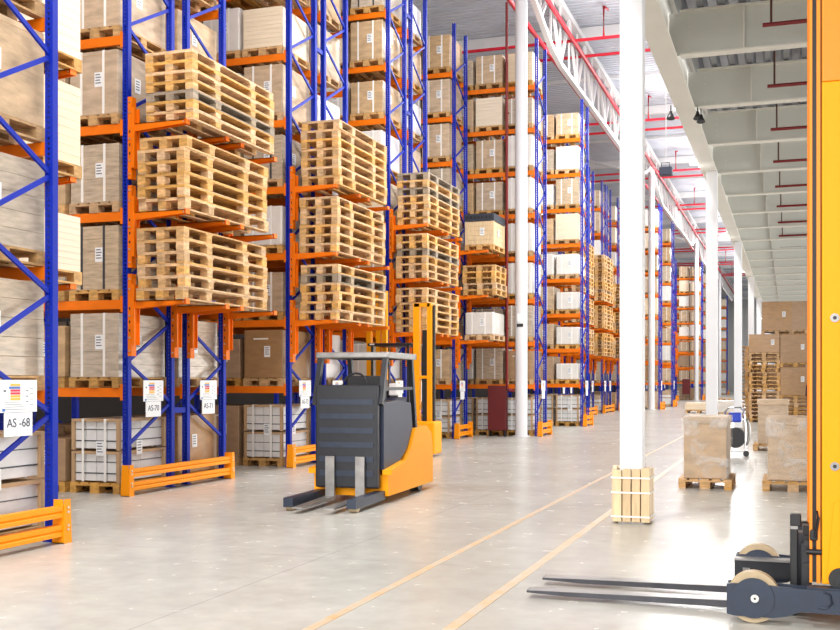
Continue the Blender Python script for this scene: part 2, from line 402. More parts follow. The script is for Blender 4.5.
for i in range(10):
    for j in range(2):
        yy = 36.05 - 12 * 2 + 12 * i + 1.85 * j
        if yy > 130 or yy < 11: continue
        t = thing('sprinkler_branch', (0, yy, 0), 'red sprinkler pipe crossing under the roof, %s in order from the front' % FRO[len(sp)], 'sprinkler pipe', 'red cross pipes under the roof'); sp.append(t)
        zz = 13.05
        b = MB(); b.tube([(-21.7, 0, zz), (-1.95, 0, zz)], .055, 'red', 8); build(b, 'pipe', t)
        for x in ((-5.9,) if j == 0 else (-4.6,)):
            b = MB(); b.tube([(x, 0, zz), (x, 0, zr - .35), (x, .25, zr - .1)] if j else [(x, 0, zz), (x, 0, zr - .3), (x, .9, zr - .12)], .04, 'red', 8); build(b, 'riser', t)
# red riser and maroon cabinet by the first round column
t = thing('red_riser', (-7.46, 29.1, 0), 'thin red standpipe running up the left of the round column', 'pipe')
b = MB(); b.tube([(.22, 0, 1.28), (.12, 0, 1.28), (.03, 0, 1.34), (0, 0, 1.5), (0, 0, 12.1)], .04, 'darkred', 10); build(b, 'pipe', t)
for z in (3, 6, 9):
    b = MB(); b.box(-.05, .06, .02, .06, z, z + .04, 'darkred'); build(b, 'clamp', t)
def cabinet(x, y, w, z0, z1, lab):
    t = thing('hose_cabinet', (x, y, 0), lab, 'cabinet')
    b = MB(); b.bbox(-w/2, w/2, -.12, .12, z0, z1, 'cabinet', .01); build(b, 'body', t)
    b = MB(); b.box(-w/2 + .02, w/2 - .02, -.128, -.12, z0 + .02, z1 - .02, 'cabinet'); build(b, 'door', t)
    for s in (-1, 1):
        b = MB(); b.box(s*w/2*.85 - .015, s*w/2*.85 + .015, -.1, .1, 0, z0, 'black'); build(b, 'leg', t)
cabinet(-7.73, 29.15, .52, .17, 1.42, 'flat maroon fire cabinet left of the round column')
cabinet(-7.85, 88.3, .6, .5, 1.7, 'small far maroon cabinet deep in the aisle')

# brown-red drops with stub pipes under the deck
for i in range(14):
    yy = 15.25 + 3.19 * i
    t = thing('sprinkler_drop', (-.24, yy, 0), 'dark red stub pipe on a brown drop under the deck, %s from the front' % ORD[i].replace('bottom', 'first'), 'sprinkler pipe', 'stub pipes under the low deck')
    b = MB(); b.tube([(0, 0, 6.92), (0, 0, 6.36)], .016, 'brownpipe', 8); build(b, 'drop', t)
    b = MB(); b.tube([(-.11, 0, 6.36), (2.4, 0, 6.36)], .03, 'darkred', 8); build(b, 'stub_pipe', t)

# lamps
PW = 1
def point(loc, e, r=.25, col=(1, .975, .95)):
    l = bpy.data.lights.new('lamp', 'POINT'); l.energy = e * PW; l.shadow_soft_size = r; l.color = col
    o = bpy.data.objects.new('lamp_light', l); C.objects.link(o); o.location = loc; return o
hb = 0
for i in range(9):
    for x in (-4.35,):
        yy = 7 + 13 * i
        t = thing('high_bay_lamp', (x, yy, 12.9), 'round high-bay lamp hanging over the main aisle, %s from the front' % ORD[i].replace('bottom', 'first'), 'lamp', 'high-bay lamps over the aisle')
        b = MB(); b.tube([(0, 0, zr - 12.9), (0, 0, .45)], .015, 'dark', 6); build(b, 'rod', t)
        b = MB(); b.tube([(0, 0, .5), (0, 0, .25), (0, 0, .05)], [.07, .1, .26], 'white', 16, True); build(b, 'shade', t)
        b = MB(); b.tube([(0, 0, .049), (0, 0, .03)], .23, 'lamp', 16); build(b, 'diffuser', t)
        a = bpy.data.lights.new('lamp', 'AREA'); a.shape = 'DISK'; a.size = 1.2; a.energy = 650; a.color = (1, .98, .96)
        o = bpy.data.objects.new('lamp_light', a); C.objects.link(o); o.location = (x, yy, 12.85); point((x, yy, 11.6), 300 if i < 2 else 520, .45)  # bare point added under each lamp to brighten the roof
for i in range(6):     # floodlights beside the column heads
    yy = 23.9 + 12.2 * i
    t = thing('floodlight', (-1.95, yy, 6.35), 'small bright floodlight clamped to the girder, %s from the front' % ORD[i].replace('bottom', 'first'), 'lamp', 'floodlights on the girder')
    b = MB(); b.tube([(0, 0, 0), (0, 0, -.1)], [.09, .11], 'white', 14); build(b, 'housing', t)
    b = MB(); b.tube([(0, 0, -.101), (0, 0, -.12)], .1, 'lamp', 14); build(b, 'diffuser', t)
    b = MB(); b.tube([(0, 0, 0), (.15, 0, .1), (.25, 0, .1)], .014, 'dark', 6); build(b, 'bracket', t)
    point((-2.0, yy, 6.0), 4, .12)
# dark pendant unit hanging from the roof
t = thing('pendant_unit', (-3.38, 31.6, 0), 'dark blue box hanging on a white rod below the roof', 'ceiling unit')
Zp = 31.6 * CA + 3.38 * SA
zc = H + (HY - 171) * Zp / F
b = MB(); b.bbox(-.18, .18, -.15, .15, zc - .14, zc + .1, 'navy', .02); build(b, 'housing', t)
b = MB(); b.tube([(-.13, 0, zc + .1), (-.13, 0, zc + .24), (.1, 0, zc + .24), (.1, 0, zc + .1)], .015, 'navy', 6); build(b, 'handle', t)
b = MB(); b.tube([(0, 0, zc + .24), (0, 0, zr)], .012, 'white', 6); build(b, 'rod', t)
for i, (x, y, z) in enumerate(((-1.93, 18.8, 6.07), (-1.5, 19.0, 6.08), (-1.42, 18.7, 5.95))):
    t = thing('horn_speaker', (x, y, z), 'small black horn speaker at the girder, %s' % ['hanging left of it', 'upper of the two on its right', 'lower of the two on its right'][i], 'speaker', 'horn speakers')
    b = MB(); b.tube([(0, 0, .1), (0, 0, .05), (0, -.02, -.03)], [.02, .035, .075], 'black', 12); build(b, 'horn', t)
    b = MB(); b.tube([(0, 0, .1), (0.0, 0, .2)], .01, 'dark', 6); build(b, 'stem', t)

# ------------------------------------------------------------------ pallet racks
PW_, PD = .09, .08
LV = [1.455 + 1.205 * i for i in range(8)]
RTOP = 11.2
def post_mesh():
    b = MB(); w, d, h = PW_, PD, RTOP           # local: face -Y, side +X; origin outer corner centre
    # side cheeks
    b.box(-.006, 0, 0, d, 0, h, 'blue'); b.box(-w, -w + .006, 0, d, 0, h, 'blue')
    # perforated front: strips and rungs
    b.box(-w + .006, -.062, 0, .004, 0, h, 'blue'); b.box(-.036, -.006, 0, .004, 0, h, 'blue')
    z = 0
    while z < h:
        b.box(-.062, -.036, 0, .004, z, min(h, z + .022), 'blue'); z += .05
    b.box(-w + .006, -w + .02, d - .004, d, 0, h, 'blue'); b.box(-.02, -.006, d - .004, d, 0, h, 'blue')
    b.box(-w - .02, .02, -.01, d + .02, 0, .012, 'blue')
    return b.mesh('upright')
def brace_mesh(dy, dz):
    b = MB(); b.bar((0, 0, 0), (0, dy, dz), .028, .045, 'blue', up=(0, -dz, dy)); 
    b.tube([(.016, 0, 0), (.024, 0, 0)], .014, 'bolt', 8); b.tube([(.016, dy, dz), (.024, dy, dz)], .014, 'bolt', 8)
    return b.mesh('brace')
def beam_mesh(L):
    b = MB(); b.box(-L, 0, 0, .045, -.125, -.005, 'orange'); b.box(-L, 0, .004, .041, -.005, 0, 'orange')
    for x in (-L, -.0): b.box(x - .028 if x else x, x + .028 if x else x + .006, -.006, .05, -.17, .05, 'orange')
    b.box(-.03, 0, -.008, -.001, -.17, .05, 'orange')
    return b.mesh('beam')
def channel_mesh():                              # orange bracket bolted to the aisle side of a post
    b = MB(); b.box(0, .06, -.03, .08, -.75, .37, 'orange'); b.box(.06, .11, -.045, -.03, -.6, .22, 'orange'); b.box(.06, .11, .08, .095, -.6, .22, 'orange')
    b.box(.06, .075, -.03, .08, -.6, .22, 'orange')
    for z in (.3, .16, -.2, -.5, -.68): b.tube([(.03, -.031, z), (.03, -.04, z)], .013, 'bolt', 8)
    for z in (-.12, -.3, -.42): b.box(.022, .04, -.033, -.03, z, z + .035, 'black')
    return b.mesh('bracket')
def arm_mesh():
    b = MB(); prof = [(.075, 0), (.86, 0), (.9, .01), (.9, -.055), (.84, -.055), (.075, -.11)]
    b.prism(prof, 'y', -.03, -.018, 'orange'); b.prism(prof, 'y', .068, .08, 'orange'); b.prism([(.075, 0), (.88, 0), (.88, -.012), (.075, -.012)], 'y', -.03, .08, 'orange')
    b.box(.885, .9, -.03, .08, -.055, .012, 'orange')
    b.bar((.84, .025, -.05), (.84, .025, -.16), .03, .02, 'orange') if False else None
    b.tube([(.87, -.032, -.03), (.87, -.04, -.03)], .01, 'bolt', 8)
    return b.mesh('arm')

def pallet_box(b, W, D, h, wood='wood2', nx=3, ny=3):     # W across x, D along y, euro-like
    t = .022; bl = h - 3 * t
    n = 5; bw = W / n * .8
    for i in range(n):
        x = -W/2 + (W - bw) * i / (n - 1); b.box(x, x + bw, -D/2, D/2, h - t, h, wood)
    ysb = [(-D/2, -D/2 + .145), (-.0725, .0725), (D/2 - .145, D/2)]
    for y0, y1 in ysb: b.box(-W/2, W/2, y0, y1, h - 2*t, h - t, wood)
    xs = [(-W/2, -W/2 + .1), (-.0725, .0725), (W/2 - .1, W/2)]
    for x0, x1 in xs:
        for y0, y1 in ysb: b.box(x0, x1, y0, y1, t, t + bl, wood)
        b.box(x0, x1, -D/2, D/2, 0, t, wood)
    return b

# long pallet, split into parts
def long_defs(h):
    W, D, t = .73, 2.4, .02
    ysb = [(-1.2, -1.06), (-.62, -.42), (.42, .62), (1.06, 1.2)]
    xs = [(-W/2, -W/2 + .12), (-.07, .07), (W/2 - .12, W/2)]
    return W, D, t, ysb, xs
def long_deck(h):
    W, D, t, ysb, xs = long_defs(h); b = MB()
    for i in range(6):
        bw = .115; x = -W/2 + (W - bw) * i / 5; b.box(x, x + bw, -D/2, D/2, h - t, h, 'wood')
    for y0, y1 in ysb: b.box(-W/2, W/2, y0, y1, h - 2*t, h - t, 'wood')
    return b.mesh('deck_boards')
def long_block(h):
    b = MB(); b.bbox(-.06, .06, -.07, .07, .02, h - .04, 'wood', .004); return b.mesh('block')
def long_bottom(h):
    b = MB(); b.box(-.055, .055, -1.2, 1.2, 0, .02, 'wood'); return b.mesh('bottom_board')
def long_full(h):
    W, D, t, ysb, xs = long_defs(h); b = MB()
    b.box(-W/2, W/2, -D/2, D/2, h - t, h, 'wood')
    for y0, y1 in ysb:
        for x0, x1 in xs: b.box(x0, x1, y0, y1, t, h - t, 'wood')
    for x0, x1 in xs: b.box(x0, x1, -D/2, D/2, 0, t, 'wood')
    return b.mesh('wooden_pallet')
def long_pallet(loc, rz, h, label, group, parts, grey=False):
    if not parts:
        return tag(link('wooden_pallet', cached(('lf', h), lambda: long_full(h)), None, loc, rz), label, 'pallet', group)
    t = thing('wooden_pallet', loc, label, 'pallet', group, rz)
    W, D, tt, ysb, xs = long_defs(h)
    os = [link('deck_boards', cached(('ld', h), lambda: long_deck(h)), t)]
    for x0, x1 in xs:
        os.append(link('bottom_board', cached(('lbt', h), lambda: long_bottom(h)), t, ((x0 + x1)/2, 0, 0)))
        for y0, y1 in ysb: os.append(link('block', cached(('lb', h), lambda: long_block(h)), t, ((x0 + x1)/2, (y0 + y1)/2 , 0)))
    if grey:
        for o in os:
            o.material_slots[0].link = 'OBJECT'; o.material_slots[0].material = M['wood_grey']
    return t
def stack_long(x, y, z, n, h, where, parts):
    for k in range(n):
        fromtop = k == n - 1
        grey = parts and rnd.random() < .1
        lab = ('greyed ' if grey else '') + 'long pallet, %s of stack on %s' % ('topmost' if fromtop else ('lowest' if k == 0 else num(k) + ' from bottom'), where)
        long_pallet((x + rnd.uniform(-.015, .015), y + rnd.uniform(-.02, .02), z + k * h), R(rnd.uniform(-.5, .5)), h, lab, 'long pallets stacked on ' + where, parts, grey)

# ---- loads
LW, LD = .78, 1.16
def strap_loop(x, H1, D=LD, m='strap', w=.018):
    b = MB(); e = .004
    b.box(x - w, x + w, -D/2 - e, -D/2, .01, H1, m); b.box(x - w, x + w, D/2, D/2 + e, .01, H1, m); b.box(x - w, x + w, -D/2 - e, D/2 + e, H1, H1 + e, m)
    return b
def side_label_mesh():
    b = MB(); b.box(-.06, .06, -.003, 0, -.1, .1, 'paper')
    for k in range(4): b.box(-.045, .03 + .015 * (k % 2), -.0045, -.003, .06 - k * .038, .075 - k * .038, 'ink')
    return b.mesh('document_label')
def side_label_x():
    b = MB(); b.box(0, .003, -.07, .07, -.1, .1, 'paper')
    for k in range(4): b.box(.003, .0045, -.05, .04, .06 - k * .038, .075 - k * .038, 'ink')
    return b.mesh('document_label')
def carton_mesh(kind, Hh):
    b = MB(); w, d = LW/2, LD/2
    if kind == 'kraft': b.bbox(-w, w, -d, d, 0, Hh, 'kraft', .012); b.box(-w - .001, w + .001, -d - .001, d + .001, Hh * .93, Hh * .94, 'edge')
    elif kind == 'brown': b.bbox(-w, w, -d, d, 0, Hh, 'kraft_dark', .012); b.box(-.2, .1, -d - .002, -d, Hh * .8, Hh * .83, 'strap')
    elif kind == 'greige':
        nl = 5
        for k in range(nl): b.bbox(-w + .003 * (k % 2), w, -d, d - .003 * (k % 2), Hh * k / nl, Hh * (k + .992) / nl, 'greige', .004)
    elif kind == 'pale': b.bbox(-w, w, -d, d, 0, Hh, 'pale', .03)
    elif kind == 'panel':
        nl = 9
        for k in range(nl): b.box(-w, w, -d, d, Hh * k / nl, Hh * (k + .97) / nl, 'panel')
    elif kind == 'bundle':
        for tt in range(2):
            z0 = Hh * .52 * tt; z1 = z0 + Hh * .46
            for i in range(4):
                for j in range(2): b.bbox(-w + .04 + i * (2*w - .08)/4 + .003, -w + .04 + (i + 1) * (2*w - .08)/4 - .003, -d + .03 + j * (d - .03) + .003, -d + .03 + (j + 1) * (d - .03) - .003, z0 + .02, z1, 'white_carton', .006)
            b.box(-w + .036, w - .036, -d + .026, d - .026, z0 + .12, z0 + .135, 'strap_dark'); b.box(-w + .036, w - .036, -d + .026, d - .026, z0 + .28, z0 + .29, 'strap_dark')
            for sx in (-1, 1):
                for sy in (-1, 1): b.box(*sorted((sx * w, sx * (w - .05))), *sorted((sy * d, sy * (d - .05))), z0, z1, 'edge')
            b.box(-w, w, -d, d, z1, z1 + .035, 'edge')
    elif kind == 'crate':
        nl = 5
        for k in range(nl): b.box(-w, w, -d, d, Hh * k / nl, Hh * (k + .96) / nl, 'timber')
        for sx in (-1, 1):
            b.box(*sorted((sx * (w + .004), sx * (w - .07))), -d - .012, -d, 0, Hh, 'timber')
            b.box(*sorted((sx * w, sx * (w + .012))), -d, -d + .08, 0, Hh, 'timber'); b.box(*sorted((sx * w, sx * (w + .012))), d - .08, d, 0, Hh, 'timber')
    return b.mesh('carton')
KN = {'kraft': 'strapped kraft carton', 'brown': 'brown wrapped carton', 'greige': 'layered brown cardboard', 'pale': 'white wrapped load', 'panel': 'pale board stack', 'bundle': 'two-tier white cartons', 'crate': 'plank crate'}
def far_load_mesh(kind, Hh, Wd=LW, Dp=LD):
    b = MB(); pallet_box(b, .8, 1.2, .144)
    mm = {'kraft': 'kraft', 'brown': 'kraft_dark', 'greige': 'greige', 'pale': 'pale', 'panel': 'panel', 'bundle': 'white_carton', 'crate': 'timber'}[kind]
    b.box(-Wd/2, Wd/2, -Dp/2, Dp/2, .146, .146 + Hh, mm)
    if kind in ('kraft', 'pale', 'greige'):
        for x in (-.2, .2): b.box(x - .012, x + .012, -Dp/2 - .004, Dp/2 + .004, .15, .15 + Hh, 'strap')
    if kind == 'bundle':
        b.box(-Wd/2 - .004, Wd/2 + .004, -Dp/2 - .004, Dp/2 + .004, .146 + Hh * .45, .146 + Hh * .53, 'edge'); b.box(-Wd/2 - .004, Wd/2 + .004, -Dp/2 - .004, Dp/2 + .004, .15 + Hh * .7, .146 + Hh, 'kraft')
    return b.mesh('palletized_load')
def load(x, y, z, kind, Hh, where, near=True, rz=0, group=None, labelsuffix='', straps=True):
    lab = KN[kind] + ', ' + where
    nm = {'kraft': 'palletized_carton', 'brown': 'palletized_carton', 'greige': 'palletized_cardboard', 'pale': 'wrapped_load', 'panel': 'palletized_boards', 'bundle': 'carton_bundle', 'crate': 'palletized_crate'}[kind]
    if not near:
        return tag(link(nm, cached(('fl', kind, Hh), lambda: far_load_mesh(kind, Hh)), None, (x, y, z), rz), lab, 'pallet load', group)
    t = thing(nm, (x, y, z), lab, 'pallet load', group, rz)
    link('pallet', cached('pal', lambda: pallet_box(MB(), .8, 1.2, .144).mesh('pallet')), t)
    link({'crate': 'crate', 'panel': 'board_stack', 'bundle': 'cartons'}.get(kind, 'carton'), cached(('c', kind, Hh), lambda: carton_mesh(kind, Hh)), t, (0, 0, .146))
    if straps and kind in ('kraft', 'greige', 'pale', 'bundle'):
        sm = 'strap' if kind != 'greige' or rnd.random() < .8 else 'strap_dark'
        for sx in (-.2, .16):
            HH = Hh if kind != 'bundle' else Hh * .52 + Hh * .46 + .035
            link('strap', cached(('s', sx, HH, sm), lambda: strap_loop(sx, HH, m=sm).mesh('strap')), t, (0, 0, .146))
    if kind not in ('panel',):
        link('document_label', cached('dl', side_label_mesh), t, (.08, -LD/2 - .002, .146 + Hh * .55))
        link('document_label', cached('dlx', side_label_x), t, (LW/2 + .001 + (.012 if kind == 'crate' else 0), -.1, .146 + Hh * .55))
    return t

POSTW = PW_
def guard(xf, y0, y1, lab):
    """low end-of-rack guard: two rails between end brackets"""
    t = thing('rack_guard', (xf, y0, 0), lab, 'rack guard', 'orange rack end guards')
    L = y1 - y0
    for yy, s in ((-.22, -1), (L - .13, 1)):
        b = MB(); pr = [(.02, .012), (.16, .012), (.135, .42), (.05, .42)]
        b.prism([(.03, 0.0), (.17, 0.0), (.15, .42), (.05, .42)], 'y', yy, yy + .012, 'guard')
        b.prism([(yy - (.0), 0.0), (yy + .12, 0.0), (yy + .1, .42), (yy + .02, .42)], 'x', .155, .167, 'guard')
        b.box(.03, .17, yy, yy + .12, 0, .01, 'guard')
        br = build(b, 'bracket', t)
        for z in (.13, .17, .3, .34):
            bb = MB(); bb.tube([(.167, yy + .06, z), (.178, yy + .06, z)], .012, 'bolt', 8); build(bb, 'bolt', br)
    for z in (.07, .25):
        b = MB(); z1 = z + .11
        b.prism([(.075, z), (.15, z), (.15, z + .035), (.135, z + .05), (.15, z + .065), (.15, z1), (.075, z1)], 'y', -.2, L - .03, 'guard')
        build(b, 'rail', t)
def sign(xf, y, lab, txt, near):
    t = thing('rack_sign', (xf + .03, y, 0), lab, 'sign', 'rack end signs')
    b = MB(); b.box(0, .006, -.25, .25, 1.265, 1.56, 'paper'); bd = build(b, 'board', t)
    b = MB()
    for k, m in enumerate(('sgn_y', 'sgn_b', 'sgn_r', 'sgn_r', 'sgn_y', 'sgn_y')):
        z = 1.515 - k * .026; b.box(.006, .008, -.11 - (.02 if k == 1 else 0), .02, z - .01, z + .01, m)
    build(b, 'printed_bars', bd)
    if near:
        b = MB()
        for k in range(7):
            b.box(.006, .007, .1, .13, 1.33 + k * .025, 1.34 + k * .025, 'ink') if k % 2 else b.box(.006, .007, .15, .2, 1.33 + k * .025, 1.335 + k * .025, 'ink')
        for k in range(4): b.box(.006, .007, -.18, .1 - k * .03, 1.29 + k * .022, 1.294 + k * .022, 'ink')
        b.box(.006, .0075, -.22, -.18, 1.275, 1.3, 'sgn_b'); b.box(.006, .0075, -.2, -.17, 1.45, 1.47, 'ink')
        build(b, 'printed_lines', bd)
    b = MB(); b.box(0, .004, -.19, .19, 1.045, 1.262, 'paper'); tg = build(b, 'number_tag', t)
    if txt:
        o = link('lettering', text_mesh(txt, .115, 'ink_dark'), tg); o.rotation_euler = (R(90), 0, R(90)); o.location = (.006, 0, 1.165)
racks = []
def rack(name, xf, y0, brace_type, arms, sign_txt, near, depth=1.17, nb=1, spacer=False):
    t = thing('pallet_rack', (xf, y0, 0), 'blue and orange %s, the rack itself' % name, 'pallet rack', 'pallet racks along the aisle')
    y1 = y0 + depth; BAY = 2.7
    xs = [0, -(BAY + PW_)]
    for xx in xs:
        for yy, fl in ((0, 0), (depth, 1)):
            o = link('upright', cached('post', post_mesh), t, (xx, yy - fl * PD, 0))
    z = .66; dz = .575; i = 0; nodes = []
    while z < RTOP - .3:
        nodes.append(z); z += dz
    for xx in (xs if near else xs[:1]):
        for i in range(len(nodes) - 1):
            left_first = (brace_type == 'A')
            up = (i % 2 == 0) == left_first
            o = link('brace', cached(('br', up, depth), lambda: brace_mesh((depth - .08) * (1 if up else -1), dz)), t, (xx - .045, (.04 if up else depth - .04), nodes[i]))
    L = BAY
    for z in LV:
        for yy, s in ((-.006, 1), (depth + .006, -1)):
            o = link('beam', cached('beam', lambda: beam_mesh(BAY)), t, (-PW_, yy, z)); o.scale = (1, s, 1)
    if spacer:
        for z in (1.12, 3.3, 5.6, 7.9, 10.2):
            b = MB(); b.box(-.07, -.02, depth, depth + .335, z - .04, z + .04, 'blue'); build(b, 'row_spacer', t)
    if arms:
        for z in (LV[1], LV[2], LV[3]):
            for yy in (.02, depth - .07):
                link('bracket', cached('chan', channel_mesh), t, (0.001, yy, z - .02))
                link('arm', cached('arm', arm_mesh), t, (0.001, yy, z - .02))
    if sign_txt is not None:
        sign(xf, y0 + depth/2 - .02, 'white notice and number tag, end of %s' % name, sign_txt, near)
    return t
kinds_low = ['bundle', 'bundle', 'brown', 'kraft']
kinds_mid = ['greige', 'kraft', 'brown', 'greige', 'kraft', 'pale']
kinds_hi = ['pale', 'kraft', 'panel', 'greige', 'pale', 'kraft']
def fill(name, xf, y0, near, depth=1.17, ncol=3, over=None):
    over = over or {}
    yc = y0 + depth/2
    COL = ['outermost', 'second in', 'third in']
    for li, z in enumerate([0] + LV):
        for c in range(ncol):
            x = xf - PW_ - .46 - c * .87 + rnd.uniform(-.01, .01)
            if not seen(x, yc, z, z + 1.1): continue
            ks = kinds_low if li == 0 else (kinds_mid if li < 4 else kinds_hi)
            kd, Hh = ks[rnd.randrange(len(ks))], rnd.choice((.72, .8, .88))
            if (li, c) in over:
                if over[(li, c)] is None: continue
                kd, Hh = over[(li, c)]
            lv = 'on the floor' if li == 0 else 'on %s beams' % FRO[li - 1].replace('first', 'lowest')
            load(x, yc + rnd.uniform(-.02, .02), z + .001, kd, Hh, '%s, %s, %s' % (lv, COL[c], name), near)

XB, XF = -8.53, -6.7
def row(name, xf, y0, bt, arms, txt, near, **k):
    over = k.pop('over', None); ncol = k.pop('ncol', 3)
    rack(name, xf, y0, bt, arms, txt, near, **k)
    fill(name, xf, y0, near, k.get('depth', 1.17), ncol, over)

row('rack marked AS-68', XF, 7.53, 'A', False, 'AS -68', True, over={(0, 0): ('bundle', .9), (1, 0): ('greige', .9), (2, 0): ('greige', .85), (3, 0): ('kraft', .92), (4, 0): ('kraft', .88)})
guard(XF, 7.53, 8.7, 'orange two-rail guard in front of the rack marked AS-68')
row('rack just behind AS-68', XB, 9.05, 'B', True, None, True, over={(2, 0): ('panel', .8), (3, 0): ('panel', .88), (4, 0): ('panel', .88)})
row('rack marked AS-70', XB, 12.56, 'A', True, 'AS-70', True, spacer=True, over={(0, 0): ('bundle', .86), (1, 0): ('greige', .88), (2, 0): ('greige', .88), (3, 0): ('greige', .8), (4, 0): ('kraft', .88), (5, 0): ('kraft', .88), (0, 1): ('brown', .6)})
row('rack marked AS-71', XB, 14.08, 'B', True, 'AS-71', True, over={(0, 0): ('brown', .88), (1, 0): ('greige', .88)})
guard(XB, 12.56, 15.25, 'long orange two-rail guard below the AS-70 and AS-71 signs')
row('rack behind the moving truck', XB, 17.58, 'A', True, 'AS-72', True, spacer=True, over={(0, 0): ('bundle', .95), (0, 1): ('brown', .95), (1, 0): ('brown', .88), (4, 0): ('greige', .8), (5, 0): ('kraft', .88)})
row('rear rack behind the moving truck', XB, 19.1, 'B', True, 'AS-73', True)
guard(XB, 17.58, 20.27, 'orange two-rail guard half hidden by the moving truck')
row('rack behind the yellow mast', XB, 22.66, 'A', True, '', True, spacer=True, ncol=2)
row('rear rack behind the yellow mast', XB, 24.18, 'B', True, '', True, ncol=2)
guard(XB, 22.66, 25.35, 'orange two-rail guard behind the parked yellow truck')
row('rack left of the cabinet', XB, 27.7, 'A', True, '', True, ncol=2, over={(0, 0): ('bundle', .88), (6, 0): ('kraft', .88), (7, 0): ('kraft', .88)})
guard(XB, 27.7, 28.87, 'short orange guard left of the maroon cabinet')
row('rack behind the round column', XF, 29.65, 'A', False, '', True, over={(0, 0): ('bundle', .9), (0, 1): ('bundle', .9), (0, 2): ('bundle', .9)})
guard(XF, 29.65, 30.82, 'short orange guard right of the round column')
row('wide open rack past round column', XF, 36.6, 'A', False, '', True, ncol=2, over={(0, 0): ('bundle', .9), (0, 1): ('bundle', .9), (1, 0): ('pale', .55), (2, 0): ('pale', .6), (3, 0): ('pale', .6), (4, 0): ('pale', .7)})
guard(XF, 36.6, 37.77, 'short orange guard, second right of the round column')
fars = [(38.15, XB, 0), (41.7, XB, 1), (46.75, XB, 1), (51.8, XB, 1), (56.8, XB, 0), (59.6, XF, 0), (66.3, XF, 0), (67.85, XB, 0), (71.4, XB, 1), (76.5, XB, 1), (86.5, XB, 0), (89.4, XF, 0), (96.2, XF, 0), (101.4, XB, 1), (112, XB, 1), (126, XF, 0)]
for i, (y0, xf, dbl) in enumerate(fars):
    nm = '%s far rack' % FRO[i]
    row(nm, xf, y0, 'A', xf == XB, '' if y0 < 70 else None, False, ncol=2)
    guard(xf, y0, y0 + (2.69 if dbl else 1.17), 'small orange guard under the %s far rack' % FRO[i])
    if dbl: row(nm + ' rear half', xf, y0 + 1.52, 'B', True, '', False, ncol=1)

# ---- long pallets on the arms
XS = -7.97
for nm, y0, parts, tops in (('AS-70 arms', 12.56, True, ((LV[1], 6, .162), (LV[2], 6, .165), (LV[3], 7, .134))),
                            ('arms behind the moving truck', 17.58, True, ((LV[1], 6, .165), (LV[2], 6, .165), (LV[3], 7, .165))),
                            ('arms behind the yellow mast', 22.66, True, ((LV[1], 6, .165), (LV[2], 6, .165), (LV[3], 7, .165)))):
    for (z, n, h), lv in zip(tops, ('lower', 'middle', 'upper')):
        stack_long(XS + rnd.uniform(-.03, .03) + (.06 if lv == 'upper' and y0 < 13 else 0), y0 - .03 + 1.2 + (.04 if lv == 'upper' else 0) + rnd.uniform(-.03, .03), z - .018, n, h, '%s %s' % (lv, nm), parts)
for i, (y0, ns) in enumerate(((41.7, (6, 6, 12)), (46.75, (6, 6, 12)), (51.8, (6, 6, 7)), (71.4, (6, 6, 7)))):
    for li, n in enumerate(ns):
        stack_long(XS, y0 + 1.12, LV[1 + li] - .018, n, .165, '%s arms of the %s far row' % (('lower', 'middle', 'upper')[li], FRO[i]), False)
# arms of the rack set back behind AS-68: boxed pale boards
for li, hh in ((1, .62), (2, .88), (3, .92), (4, .9)):
    if li == 4: continue
    load(-8.02, 9.72, LV[li] - .018, 'panel', hh, 'on the arms right of the AS-68 rack, %s level' % ('', 'lower', 'middle', 'upper')[li], True)
load(-8.02, 9.72, LV[3] + 1.05, 'panel', .88, 'topmost on the arms right of the AS-68 rack', True)
# arms of the short rack left of the cabinet
load(-7.85, 28.25, LV[1] - .018, 'pale', .6, 'on the lowest arms left of the red standpipe', True)
for k in range(5):
    t = thing('wooden_pallet', (-7.85 + rnd.uniform(-.02, .02), 28.25, LV[2] - .018 + k * .16), 'euro wooden pallet, %s of five stacked on the arms left of the red standpipe' % ('lowest', 'second', 'middle', 'fourth', 'topmost')[k], 'pallet', 'five pallets left of the red standpipe')
    link('pallet_frame', cached('pal16', lambda: pallet_box(MB(), .9, 1.2, .16, 'wood').mesh('pallet_frame')), t)
load(-7.85, 28.25, LV[3] - .018, 'crate', .62, 'plank sided, left of the red standpipe', True)
t = thing('black_crate', (-7.85, 28.25, LV[3] - .018 + .148 + .62), 'black slotted crate lying on the plank crate left of the red standpipe', 'crate')
b = MB(); b.box(-.41, .41, -.6, .6, 0, .2, 'blackcrate'); build(b, 'tray', t)
b = MB(); 
for k in range(7): b.box(-.36 + k * .105, -.29 + k * .105, -.606, -.6, .06, .14, 'black')
build(b, 'slots', t)
# arms of far single rows
for i, y0 in enumerate((38.15, 56.8, 67.85)):
    for li in (1, 2, 3): load(-8.0, y0 + .58, LV[li] - .018, ('pale', 'kraft', 'greige')[(i + li) % 3], .72, 'on %s arms, %s far single rack' % (('', 'lower', 'middle', 'upper')[li], FRO[i]), False)

